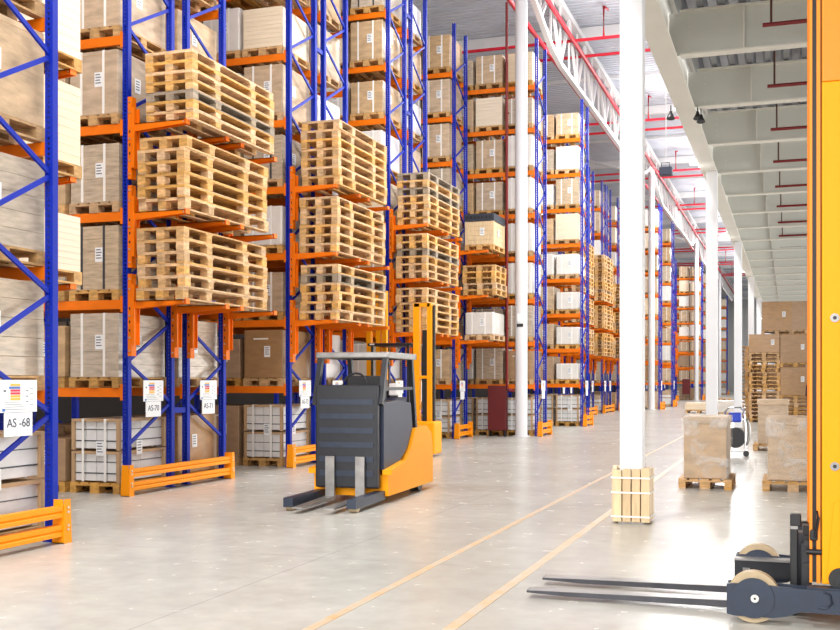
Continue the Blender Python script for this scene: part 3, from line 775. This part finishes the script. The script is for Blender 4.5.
# ------------------------------------------------------------------ floor goods on the right
def euro(x, y, z, lab, grp=None, rz=0, W=.8, D=1.2):
    t = thing('wooden_pallet', (x, y, z), lab, 'pallet', grp, rz)
    b = MB(); n = 5; tt = .022; h = .144
    for i in range(n):
        bw = W / n * .8; xx = -W/2 + (W - bw) * i / (n - 1); b.box(xx, xx + bw, -D/2, D/2, h - tt, h, 'wood2')
    ysb = [(-D/2, -D/2 + .145), (-.0725, .0725), (D/2 - .145, D/2)]
    for y0, y1 in ysb: b.box(-W/2, W/2, y0, y1, h - 2*tt, h - tt, 'wood2')
    build(b, 'deck_boards', t)
    for x0, x1 in [(-W/2, -W/2 + .1), (-.0725, .0725), (W/2 - .1, W/2)]:
        b = MB(); b.box(x0, x1, -D/2, D/2, 0, tt, 'wood2'); build(b, 'bottom_board', t)
        for y0, y1 in ysb:
            b = MB(); b.box(x0, x1, y0, y1, tt, h - 2*tt, 'wood2'); build(b, 'block', t)
    return t
def wrapped_floor_load(x, y, lab, w=.6, d=1.1, h=.89, rz=0, W=.74):
    t = euro(x, y, 0, lab, None, rz, W); t.name = 'wrapped_load'; t['category'] = 'pallet load'
    b = MB(); b.bbox(-w/2, w/2, -d/2, d/2, .146, .146 + h * .9, 'kraft', .015); build(b, 'carton', t)
    b = MB(); b.bbox(-w/2 - .012, w/2 + .012, -d/2 - .012, d/2 + .012, .146 + h * .88, .146 + h, 'kraft', .01); build(b, 'lid', t)
    bm = bmesh.new(); bmesh.ops.create_cube(bm, size=1)
    bmesh.ops.subdivide_edges(bm, edges=bm.edges[:], cuts=9, use_grid_fill=True)
    r2 = random.Random(3)
    for v in bm.verts:
        s = 1 + (.0 if v.co.z > -.2 else .04 * (-.2 - v.co.z))
        v.co = Vector((v.co.x * (w + .05) * s + r2.uniform(-.004, .004), v.co.y * (d + .05) * s + r2.uniform(-.004, .004), .15 + (v.co.z + .5) * (h * .99) + r2.uniform(-.003, .003)))
    bmesh.ops.delete(bm, geom=[f for f in bm.faces if abs(f.normal.z) > .8], context='FACES')
    me = bpy.data.meshes.new('stretch_film'); bm.to_mesh(me); bm.free(); me.materials.append(M['film'])
    for p in me.polygons: p.use_smooth = True
    link('stretch_film', me, t)
    return t
wrapped_floor_load(-1.155, 16.5, 'film-wrapped carton on a floor pallet behind the timber-collared column')
wrapped_floor_load(.04, 16.5, 'film-wrapped carton on a floor pallet beside the yellow mast', w=.68, W=.82)
# plain carton behind
t = euro(-.38, 25.6, 0, 'plain kraft carton on a pallet behind the wrapped load by the mast'); t.name = 'palletized_carton'; t['category'] = 'pallet load'
b = MB(); b.bbox(-.3, .34, -.45, .45, .146, 1.1, 'kraft', .015); build(b, 'carton', t)
b = MB(); b.bbox(-.32, .36, -.47, .47, 1.02, 1.14, 'kraft', .01); build(b, 'lid', t)

# stacks of goods at the back right
def floor_stack(x, y, n, where, z=0, h=.144, W=1.1, wood='wood2'):
    for k in range(n):
        b = cached(('fs', W, h, wood), lambda: pallet_box(MB(), W, 1.2, h, wood).mesh('wooden_pallet'))
        o = link('wooden_pallet', b, None, (x + rnd.uniform(-.03, .03), y + rnd.uniform(-.03, .03), z + k * (h + .001)), R(rnd.uniform(-1, 1)))
        tag(o, 'used pallet, %s, %s' % ('topmost' if k == n - 1 else FRO[k] + ' from the floor', where), 'pallet', 'pallets ' + where)
    return z + n * (h + .001)
YB = 43.
def xat(u, y=YB):
    t = (u - CX) / F; return y * (t * CA - SA) / (CA + t * SA)
xa = xat(764.5); xb = xat(794); xc_ = xat(746)
for j_ in range(3):  # added rear cartons block the bright background so pallet gaps look dark
    for k_ in range(3 if j_ == 0 else 4):
        t = thing('palletized_carton', ((xa - .1, xb - .1, xb + 1.2)[j_], YB + 2.9, k_ * 1.1), 'added brown carton filling the gaps behind %s, %s up' % (('the left pallet stack', 'the brown pile', 'the mast')[j_], FRO[k_]), 'pallet load', 'added cartons in the rear row')
        link('pallet', cached('pal11', lambda: pallet_box(MB(), 1.1, 1.2, .144).mesh('pallet')), t)
        link('carton', cached('rearc', lambda: MB().bbox(-.56, .56, -.56, .56, .146, 1.09, 'kraft_dark', .012).mesh('carton')), t)
floor_stack(xc_, YB + 1.4, 20, 'leftmost back right stack', W=.75)
zt_ = floor_stack(xa, YB, 18, 'stack under lone carton, back right', W=1.1)
t = thing('palletized_carton', (xa, YB, zt_), 'brown carton resting on the tall pallet stack at the back right', 'pallet load')
b = MB(); b.bbox(-.55, .55, -.55, .55, .0, .7, 'kraft_dark', .01); build(b, 'carton', t); link('document_label', cached('dl', side_label_mesh), t, (.3, -.552, .4))
zz = floor_stack(xb + .05, YB, 6, 'under brown cartons, back right', W=1.1)
labs = ['lowest brown film-wrapped carton of the back right pile', 'middle brown carton of the back right pile', 'top right brown carton of the back right pile']
for k in range(3):
    t = thing('palletized_carton', (xb + .05 if k < 2 else xat(806.5), YB, zz), labs[k], 'pallet load', 'brown cartons piled at the back right')
    link('pallet', cached('pal11', lambda: pallet_box(MB(), 1.1, 1.2, .144).mesh('pallet')), t)
    hh = (1.05, 1.08, 1.08)[k]
    b = MB(); b.bbox(-.54, .54, -.56, .56, .146, .146 + hh, 'kraft_dark', .012); build(b, 'carton', t)
    link('document_label', cached('dl', side_label_mesh), t, (.25, -.562, .75))
    zz += .15 + hh
t = thing('palletized_carton', (xat(777), YB, zz - 1.23), 'top left brown carton of the back right pile', 'pallet load', 'brown cartons piled at the back right')

link('pallet', cached('pal11', None), t); b = MB(); b.bbox(-.53, .53, -.56, .56, .146, 1.226, 'kraft_dark', .012); build(b, 'carton', t); link('document_label', cached('dl', side_label_mesh), t, (.25, -.562, .75))
# flat loads in the distance
for i, (u, y, n, kd) in enumerate(((699, 54, 2, 'kraft'), (722, 54, 5, 'wood'), (729, 50, 3, 'pale'))):
    x = xat(u, y)
    if kd == 'wood': floor_stack(x, y, n, 'far stack between white columns', W=.8)
    else:
        z0 = floor_stack(x, y, 1, 'under the far %s load' % kd, W=1.2)
        t = thing('wrapped_load', (x, y, z0), 'low %s stack of sheets far off on the floor' % ('pale kraft' if kd == 'kraft' else 'white wrapped'), 'pallet load')
        b = MB(); b.bbox(-.62, .62, -.6, .6, 0, .35 * n / 2, 'panel' if kd == 'kraft' else 'pale', .03); build(b, 'sheets', t)

# strapping cart: chrome tube frame, blue head, dark reel
t = thing('strapping_cart', (-1.07, 23.2, 0), 'strapping cart with chrome tube frame, blue head and dark reel', 'strapping machine')
for y in (-.18, .18):
    b = MB(); pts = [(-.2, y, .08), (-.22, y, .5), (-.2, y, .92), (-.12, y, 1.0), (.1, y, 1.0), (.17, y, .93), (.2, y, .6), (.2, y, .1)]
    b.tube(pts, .014, 'chrome', 8); build(b, 'tube_frame', t)
b = MB(); b.tube([(-.2, -.18, .1), (-.2, .18, .1)], .012, 'chrome', 8); b.tube([(.2, -.18, .12), (.2, .18, .12)], .012, 'chrome', 8); b.tube([(-.22, -.18, .1), (.26, -.18, .1)], .012, 'chrome', 8); build(b, 'base_bar', t)
b = MB(); b.bbox(-.13, .12, -.16, .1, .7, .9, 'bluebox', .03); build(b, 'head', t)
b = MB(); b.tube([(.0, -.15, .38), (.0, .1, .38)], .21, 'black', 24); build(b, 'reel', t)
b = MB(); b.tube([((.2) + .08 * math.sin(a), -.1, .5 - .26 * math.cos(a)) for a in [i * math.pi / 12 for i in range(13)]], .03, 'steel', 8); build(b, 'strap_guide', t)
for x in (-.2, .22):
    b = MB(); b.tube([(x, -.2, .06), (x, -.14, .06)], .06, 'black', 16); build(b, 'wheel', t)

# ------------------------------------------------------------------ person at the back right
def person(x, y, rz):
    J = {'pel': (0, 0, .95), 'che': (0, .02, 1.3), 'nec': (0, .0, 1.48), 'hd': (0, -.01, 1.6),
         'ls': (.19, .01, 1.42), 'le': (.25, .03, 1.14), 'lh': (.24, -.1, .9), 'rs': (-.19, .01, 1.42), 're': (-.25, .03, 1.14), 'rh': (-.24, -.1, .9),
         'll': (.1, 0, .9), 'lk': (.11, -.02, .5), 'lf': (.11, .02, .09), 'lt': (.12, -.15, .04), 'rl': (-.1, 0, .9), 'rk': (-.11, -.02, .5), 'rf': (-.11, .02, .09), 'rt': (-.12, -.15, .04)}
    def skin(names, edges, rad, m, nm, par):
        me = bpy.data.meshes.new(nm); me.from_pydata([J[n] for n in names], [(names.index(a), names.index(b_)) for a, b_ in edges], [])
        o = link(nm, me, par); mo = o.modifiers.new('skin', 'SKIN'); me.skin_vertices.new() if not me.skin_vertices else None
        for i, n in enumerate(names): r = rad[n]; me.skin_vertices[0].data[i].radius = (r[0], r[1])
        me.skin_vertices[0].data[0].use_root = True
        s = o.modifiers.new('sub', 'SUBSURF'); s.levels = 2; s.render_levels = 2; me.materials.append(M[m]); return o
    t = thing('person', (x, y, 0), 'person in navy workwear standing by the brown cartons, half behind the mast', 'person', None, rz)
    names = ['pel', 'che', 'nec', 'hd', 'ls', 'le', 'lh', 'rs', 're', 'rh', 'll', 'lk', 'lf', 'lt', 'rl', 'rk', 'rf', 'rt']
    edges = [('pel', 'che'), ('che', 'nec'), ('nec', 'hd'), ('che', 'ls'), ('ls', 'le'), ('le', 'lh'), ('che', 'rs'), ('rs', 're'), ('re', 'rh'), ('pel', 'll'), ('ll', 'lk'), ('lk', 'lf'), ('lf', 'lt'), ('pel', 'rl'), ('rl', 'rk'), ('rk', 'rf'), ('rf', 'rt')]
    rad = dict(pel=(.15, .11), che=(.17, .12), nec=(.065, .065), hd=(.085, .1), ls=(.07, .07), le=(.052, .052), lh=(.04, .04), rs=(.07, .07), re=(.052, .052), rh=(.04, .04), ll=(.09, .09), lk=(.065, .065), lf=(.05, .05), lt=(.04, .035), rl=(.09, .09), rk=(.065, .065), rf=(.05, .05), rt=(.04, .035))
    skin(names, edges, rad, 'cloth', 'body', t)
    bm = bmesh.new(); bmesh.ops.create_uvsphere(bm, u_segments=20, v_segments=14, radius=1)
    for v in bm.verts: v.co = Vector((v.co.x * .078, v.co.y * .098, v.co.z * .118 + 1.64 )); 
    me = bpy.data.meshes.new('head'); bm.to_mesh(me); bm.free(); me.materials.append(M['skin']); hd = link('head', me, t)
    b = MB(); b.tube([(0, -.09, 1.65), (0, -.12, 1.62), (0, -.095, 1.61)], [.008, .016, .014], 'skin', 8); build(b, 'nose', hd)
    for s in (-1, 1):
        b = MB(); b.tube([(s * .03, -.088, 1.66), (s * .03, -.097, 1.66)], .01, 'black', 8); build(b, 'eye', hd)
        b = MB(); b.tube([(s * .074, 0, 1.66), (s * .09, .01, 1.64), (s * .076, 0, 1.61)], .012, 'skin', 8); build(b, 'ear', hd)
        for q in range(5):
            b = MB(); fx = s * .24 + (q - 1.5) * .018 * s
            if q < 4: b.tube([(fx, -.115, .88), (fx, -.13, .83), (fx - s * .005, -.125, .79)], [.011, .01, .008], 'skin', 8)
            else: b.tube([(s * .2, -.11, .89), (s * .185, -.14, .86), (s * .19, -.145, .83)], [.012, .011, .009], 'skin', 8)
            build(b, 'finger' if q < 4 else 'thumb', t)
    bm = bmesh.new(); bmesh.ops.create_uvsphere(bm, u_segments=20, v_segments=14, radius=1)
    for v in bm.verts: v.co = Vector((v.co.x * .084, v.co.y * .1 + .014, v.co.z * .12 + 1.655))
    bmesh.ops.delete(bm, geom=[v for v in bm.verts if v.co.z < 1.64 and v.co.y < .03 or v.co.z < 1.58 or (v.co.y < -.05 and v.co.z < 1.7)], context='VERTS')
    me = bpy.data.meshes.new('hair'); bm.to_mesh(me); bm.free(); me.materials.append(M['hair']); link('hair', me, t)
person(xat(811, 33), 33, R(70))

# ------------------------------------------------------------------ reach truck, front right
def disc(b, x, y0, y1, z, r, m, n=40): return b.tube([(x, y0, z), (x, y1, z)], r, m, n)
t = thing('reach_truck', (0, 0, 0), 'large yellow mast truck at the right edge, forks lowered to the left', 'forklift')
XW = -.222
for (ya, yb, nm) in ((7.2, 7.3, 'near'), (8.42, 8.52, 'far')):
    s = 1
    # straddle leg with the load wheel at its tip
    b = MB()
    prof = [(-.385, .055), (-.385, .245), (-.36, .25), (-.3, .252), (-.17, .252), (.02, .24), (.06, .24), (2.4, .24), (2.4, .09), (.35, .09), (.06, .095), (-.02, .06), (-.1, .045), (-.34, .045)]
    b.prism(prof, 'y', ya - .02, ya, 'slate'); 
    if nm == 'far': pass
    b.prism(prof, 'y', yb, yb + .02, 'slate'); b.box(.1, 2.4, ya, yb, .1, .25, 'slate')
    b.box(-.385, -.372, ya, yb, .06, .24, 'slate')
    leg = build(b, 'straddle_leg', t)
    b = MB(); disc(b, XW, ya + .005, yb - .005, .165, .163, 'tan', 48); disc(b, XW, ya + .002, yb - .002, .165, .125, 'steel', 40); w = build(b, 'load_wheel', t)
    b = MB()
    # round cover plate in front of the wheel
    disc(b, XW, ya - .032, ya - .02, .165, .128, 'slate', 40); build(b, 'wheel_cover', t)
    b = MB(); disc(b, XW + .01, ya - .042, ya - .032, .165, .025, 'bolt', 16); build(b, 'axle_bolt', w)
    b = MB(); disc(b, XW + .01, ya - .046, ya - .042, .165, .008, 'black', 8); build(b, 'bolt_socket', w)
    b = MB(); b.tube([(.2, ya - .024, .23), (.24, ya - .024, .21), (.25, ya - .024, .16), (.22, ya - .024, .13), (.17, ya - .024, .13)], .008, 'slate', 6); build(b, 'lashing_eye', leg)
# far leg inner frame
b = MB(); b.box(-.39, .2, 8.3, 8.34, .1, .235, 'dark'); b.box(-.39, .2, 8.28, 8.42, .225, .24, 'steel'); b.box(-.33, -.28, 8.29, 8.3, .12, .17, 'steel'); build(b, 'inner_plate', t)
for y in (7.58, 8.1):
    b = MB(); zf = .028
    b.prism([(-1.78, zf + .012), (-1.5, zf), (.05, zf), (.08, zf + .02), (.08, .55), (.035, .55), (.035, zf + .055), (0, zf + .05), (-1.78, zf + .026)], 'y', y - .07, y + .07, 'fork'); f = build(b, 'fork', t)
    b = MB(); b.box(-1.7, 0, y - .055, y + .055, zf + .0455, zf + .0475, 'steel') if False else b.prism([(-1.77, zf + .0265), (0, zf + .0505), (0, zf + .053), (-1.77, zf + .029)], 'y', y - .066, y + .066, 'steel'); build(b, 'worn_top', f)
b = MB(); b.box(.081, .12, 7.45, 8.25, .42, .54, 'black'); b.box(.081, .12, 7.45, 8.25, .14, .24, 'black'); b.box(.081, .12, 7.5, 7.58, .14, .6, 'black'); b.box(.081, .12, 8.1, 8.18, .14, .54, 'black'); build(b, 'carriage', t)
b = MB(); b.bbox(.0, .05, 7.42, 7.48, .1, .62, 'black', .008); b.bbox(.0, .07, 7.42, 7.5, .6, .68, 'black', .008); b.box(.002, .048, 7.415, 7.42, .585, .605, 'steel'); build(b, 'carriage_side', t)
b = MB(); b.bbox(.065, .135, 7.38, 7.46, .12, .5, 'dark', .01); 
for z in (.5, .44, .36, .2): b.tube([(.1, 7.36, z), (.1, 7.38, z)], .02, 'black', 12)
b.tube([(.1, 7.3, .46), (.19, 7.3, .46)], .018, 'black', 10); build(b, 'roller_block', t)
b = MB(); b.bbox(.12, .17, 7.3, 7.36, .53, .6, 'black', .01); b.tube([(.15, 7.3, .55), (.17, 7.28, .68), (.16, 7.3, .72)], .01, 'black', 8); build(b, 'hose_clamp', t)
# mast: outer channel, gap, inner channel
for (ya, yb) in ((7.32, 7.5), (8.2, 8.38)):
    b = MB(); b.box(.118, .135, ya, yb, .26, 7.2, 'yellow2'); b.box(.135, .16, ya + .03, yb, .26, 7.2, 'black')
    b.box(.16, .183, ya - .015, yb, .26, 7.2, 'yellow2'); b.box(.183, .19, ya + .02, yb, .26, 7.2, 'brownpipe'); build(b, 'mast_channel', t)
    b = MB(); b.bbox(.192, .95, ya - .03, ya + .08, .26, 3.45, 'yellow', .006); 
    m_ = build(b, 'mast_plate', t)
    build(MB().bbox(.192, .95, ya - .03, ya + .08, 3.452, 7.2, 'yellow2', .006), 'upper_mast_plate', t)
    if ya < 8:
        for z in (1.52 + .43, .0 + 1.01):
            b = MB(); b.tube([(.268, ya - .031, z), (.268, ya - .04, z)], .028, 'steel', 20); b.tube([(.268, ya - .04, z), (.268, ya - .043, z)], .012, 'black', 12); build(b, 'cap_bolt', m_)
        b = MB(); b.prism([(.22, .27), (.262, .78), (.3, .8), (.95, .8), (.95, .27)], 'y', ya - .045, ya - .03, 'yellow'); build(b, 'side_cover', m_)
        b = MB(); disc(b, .3, ya - .06, ya - .045, .3, .07, 'black', 30); disc(b, .3, ya - .066, ya - .06, .3, .03, 'dark', 20); build(b, 'hub', m_)
b = MB(); b.box(.4, .9, 7.4, 8.3, 6.9, 7.05, 'yellow2'); b.box(.4, .9, 7.4, 8.3, .3, .5, 'yellow2'); build(b, 'mast_crossbar', t)
b = MB(); b.bbox(.98, 2.4, 7.22, 8.5, .28, 1.5, 'yellow', .05); build(b, 'chassis', t)
b = MB(); b.bbox(1.2, 2.35, 7.3, 8.4, 1.5, 1.56, 'black', .01); b.box(1.2, 1.26, 7.3, 7.36, 1.56, 2.2, 'black'); b.box(2.29, 2.35, 7.3, 7.36, 1.56, 2.2, 'black'); b.box(1.2, 1.26, 8.34, 8.4, 1.56, 2.2, 'black'); b.box(2.29, 2.35, 8.34, 8.4, 1.56, 2.2, 'black'); b.bbox(1.1, 2.4, 7.25, 8.45, 2.2, 2.26, 'black', .01); build(b, 'overhead_guard', t)
b = MB(); disc(b, 2.1, 7.6, 8.1, .17, .17, 'black', 30); build(b, 'drive_wheel', t)

# ------------------------------------------------------------------ yellow truck parked in the rack aisle
t = thing('order_picker_truck', (-8.0, 21.45, 0), 'parked yellow truck with twin mast posts and a black roof, at the rack aisle mouth', 'forklift')
b = MB(); b.bbox(.62, 1.14, -.62, -.1, .05, .72, 'yellow', .04); b.box(.66, .9, -.64, -.62, .3, .5, 'yellow2'); build(b, 'front_body', t)
b = MB(); b.bbox(-.75, .62, -.6, .6, .08, .5, 'yellow', .05); b.bbox(-.75, .3, -.61, .61, .5, 1.2, 'navy', .06); build(b, 'chassis', t)
for x in (.64, .94):
    b = MB(); b.box(x, x + (.13 if x < .8 else .09), -.5, -.36, .7, 3.15, 'yellow'); build(b, 'mast_post', t)
b = MB(); b.box(.77, .94, -.47, -.4, 1.6, 1.66, 'yellow'); b.box(.66, 1.0, -.5, -.38, 3.08, 3.16, 'yellow'); build(b, 'mast_crossbar', t)
b = MB(); b.box(.82, .92, -.44, -.4, .7, 2.6, 'dark'); b.box(1.035, 1.08, -.42, -.36, .7, 3.1, 'black'); build(b, 'lift_cylinder', t)
for x in (-.72, -.5, -.36):
    b = MB(); b.box(x, x + .1, .3, .42, .5, 3.5, 'yellow'); build(b, 'rear_mast_post', t)
b = MB(); b.bbox(-.36, .62, -.55, .55, 2.28, 2.34, 'black', .02); b.box(-.3, -.2, -.57, -.55, 2.3, 2.33, 'white'); build(b, 'roof', t)
for x in (-.3, .5):
    for y in (-.5, .46):
        b = MB(); b.box(x, x + .05, y, y + .04, 1.1, 2.28, 'black'); build(b, 'roof_post', t)
b = MB(); b.bbox(.1, .28, -.5, -.3, 1.25, 1.5, 'white', .02); b.bbox(-.1, .1, -.4, .1, 1.2, 1.34, 'black', .03); build(b, 'console', t)
b = MB(); b.bbox(-.6, -.2, -.3, .3, 1.2, 1.6, 'black', .05); build(b, 'seat', t)
for x in (-.55, .88):
    b = MB(); b.tube([(x, -.64, .14), (x, -.5, .14)], .14, 'black', 24); build(b, 'wheel', t)

# ------------------------------------------------------------------ navy and yellow truck in the main aisle (shown at rest)
t = thing('stacker_truck', (-5.33, 13.15, 0), 'navy truck with yellow chassis in the main aisle, forks towards the viewer', 'forklift', None, R(3))
# local: x across, y along the aisle (front = -y)
b = MB(); pr = [(-.45, .09), (-.45, .36), (0.2, .42), (.55, .62), (.8, .9), (1.35, .92), (1.62, .8), (1.7, .5), (1.7, .09)]
b.prism(pr, 'x', -.5, .5, 'yellow'); build(b, 'chassis', t)
b = MB(); b.prism([(-.5, .365), (.18, .43), (.18, .5), (-.5, .43)], 'x', .44, .56, 'yellow'); b.prism([(-.5, .365), (.18, .43), (.18, .5), (-.5, .43)], 'x', -.56, -.44, 'yellow'); build(b, 'side_bumper', t)
b = MB(); b.prism([(-.5, .43), (-.5, 1.28), (.1, 1.3), (.7, 1.25), (.78, .92), (.55, .66), (.18, .5)], 'x', -.46, .46, 'navy'); build(b, 'battery_hood', t)
b = MB(); b.bbox(-.42, .42, -.62, -.5, .2, 1.5, 'dark', .02); 
for k in range(6): b.box(-.36, .36, -.63, -.62, .35 + k * .18, .42 + k * .18, 'slate')
build(b, 'front_shield', t)
for s in (-1, 1):
    b = MB(); b.bar((s * .44, -.56, 1.25), (s * .44, -.36, 1.86), .06, .08, 'dark'); build(b, 'pillar', t); b = MB(); b.bar((s * .44, .95, .88), (s * .44, .75, 1.86), .06, .08, 'dark'); build(b, 'pillar', t)
    b = MB(); b.bar((s * .44, -.5, 1.45), (s * .44, .85, 1.45), .04, .04, 'dark'); build(b, 'side_rail', t)
t2 = MB(); t2.bbox(-.5, .5, -.42, -.34, 1.84, 1.92, 'steel', .02); t2.bbox(-.5, .5, .78, .86, 1.84, 1.92, 'dark', .02); t2.bbox(-.5, -.44, -.4, .84, 1.84, 1.92, 'dark', .01); t2.bbox(.44, .5, -.4, .84, 1.84, 1.92, 'steel', .01)
for k in range(7): t2.box(-.44, .44, -.28 + k * .15, -.24 + k * .15, 1.86, 1.9, 'dark')
build(t2, 'overhead_guard', t)
b = MB(); b.bbox(-.28, .28, .1, .2, 1.28, 1.62, 'black', .04); b.bbox(-.28, .28, -.3, .12, 1.27, 1.38, 'black', .04); build(b, 'seat', t)
b = MB(); b.tube([(0, -.38, 1.28), (0, -.3, 1.5)], .025, 'black', 10); b.tube([(.16 * math.cos(a), -.3 + .05 * math.sin(a), 1.5 + .15 * math.sin(a)) for a in [i * math.pi / 8 for i in range(17)]], .014, 'black', 8); build(b, 'steering_wheel', t)
for s in (-1, 1):
    b = MB(); b.box(s * .4 - .06, s * .4 + .06, -1.55, -.45, .05, .16, 'slate'); build(b, 'support_leg', t)
    b = MB(); b.tube([(s * .4 - .05, -1.45, .07), (s * .4 + .05, -1.45, .07)], .068, 'tan', 20); build(b, 'load_wheel', t)
    b = MB(); b.prism([(-1.75, .06), (-.64, .05), (-.64, .6), (-.68, .6), (-.68, .1), (-1.75, .075)], 'x', s * .2 - .06, s * .2 + .06, 'steel'); build(b, 'fork', t)
    b = MB(); b.tube([(s * .38 - .07, 1.2, .15), (s * .38 + .07, 1.2, .15)], .15, 'black', 26); build(b, 'drive_wheel', t)

# ------------------------------------------------------------------ light and world
w = bpy.data.worlds.new('daylight'); scn.world = w; w.use_nodes = True
w.node_tree.nodes['Background'].inputs[0].default_value = (1, .985, .96, 1); w.node_tree.nodes['Background'].inputs[1].default_value = 2.1
def area(loc, rot, sx, sy, e, col=(1, 1, 1)):
    a = bpy.data.lights.new('area', 'AREA'); a.shape = 'RECTANGLE'; a.size = sx; a.size_y = sy; a.energy = e; a.color = col
    o = bpy.data.objects.new('added_fill_panel', a); C.objects.link(o); o.location = loc; o.rotation_euler = rot
area((-6, -12, 8), (R(78), 0, R(8)), 20, 10, 3400, (1, .98, .95))  # added fill light behind the camera, at the open hall end
area((15.65, 42, 2.3), (R(105), 0, R(90)), 60, 4.2, 6000, (1, .98, .95))  # added fill light at the added doors, brightens the deck underside

scn.view_settings.view_transform = 'Standard'
scn.view_settings.look = 'None'; scn.view_settings.gamma = 1; scn.view_settings.use_curve_mapping = False
scn.view_settings.exposure = .18
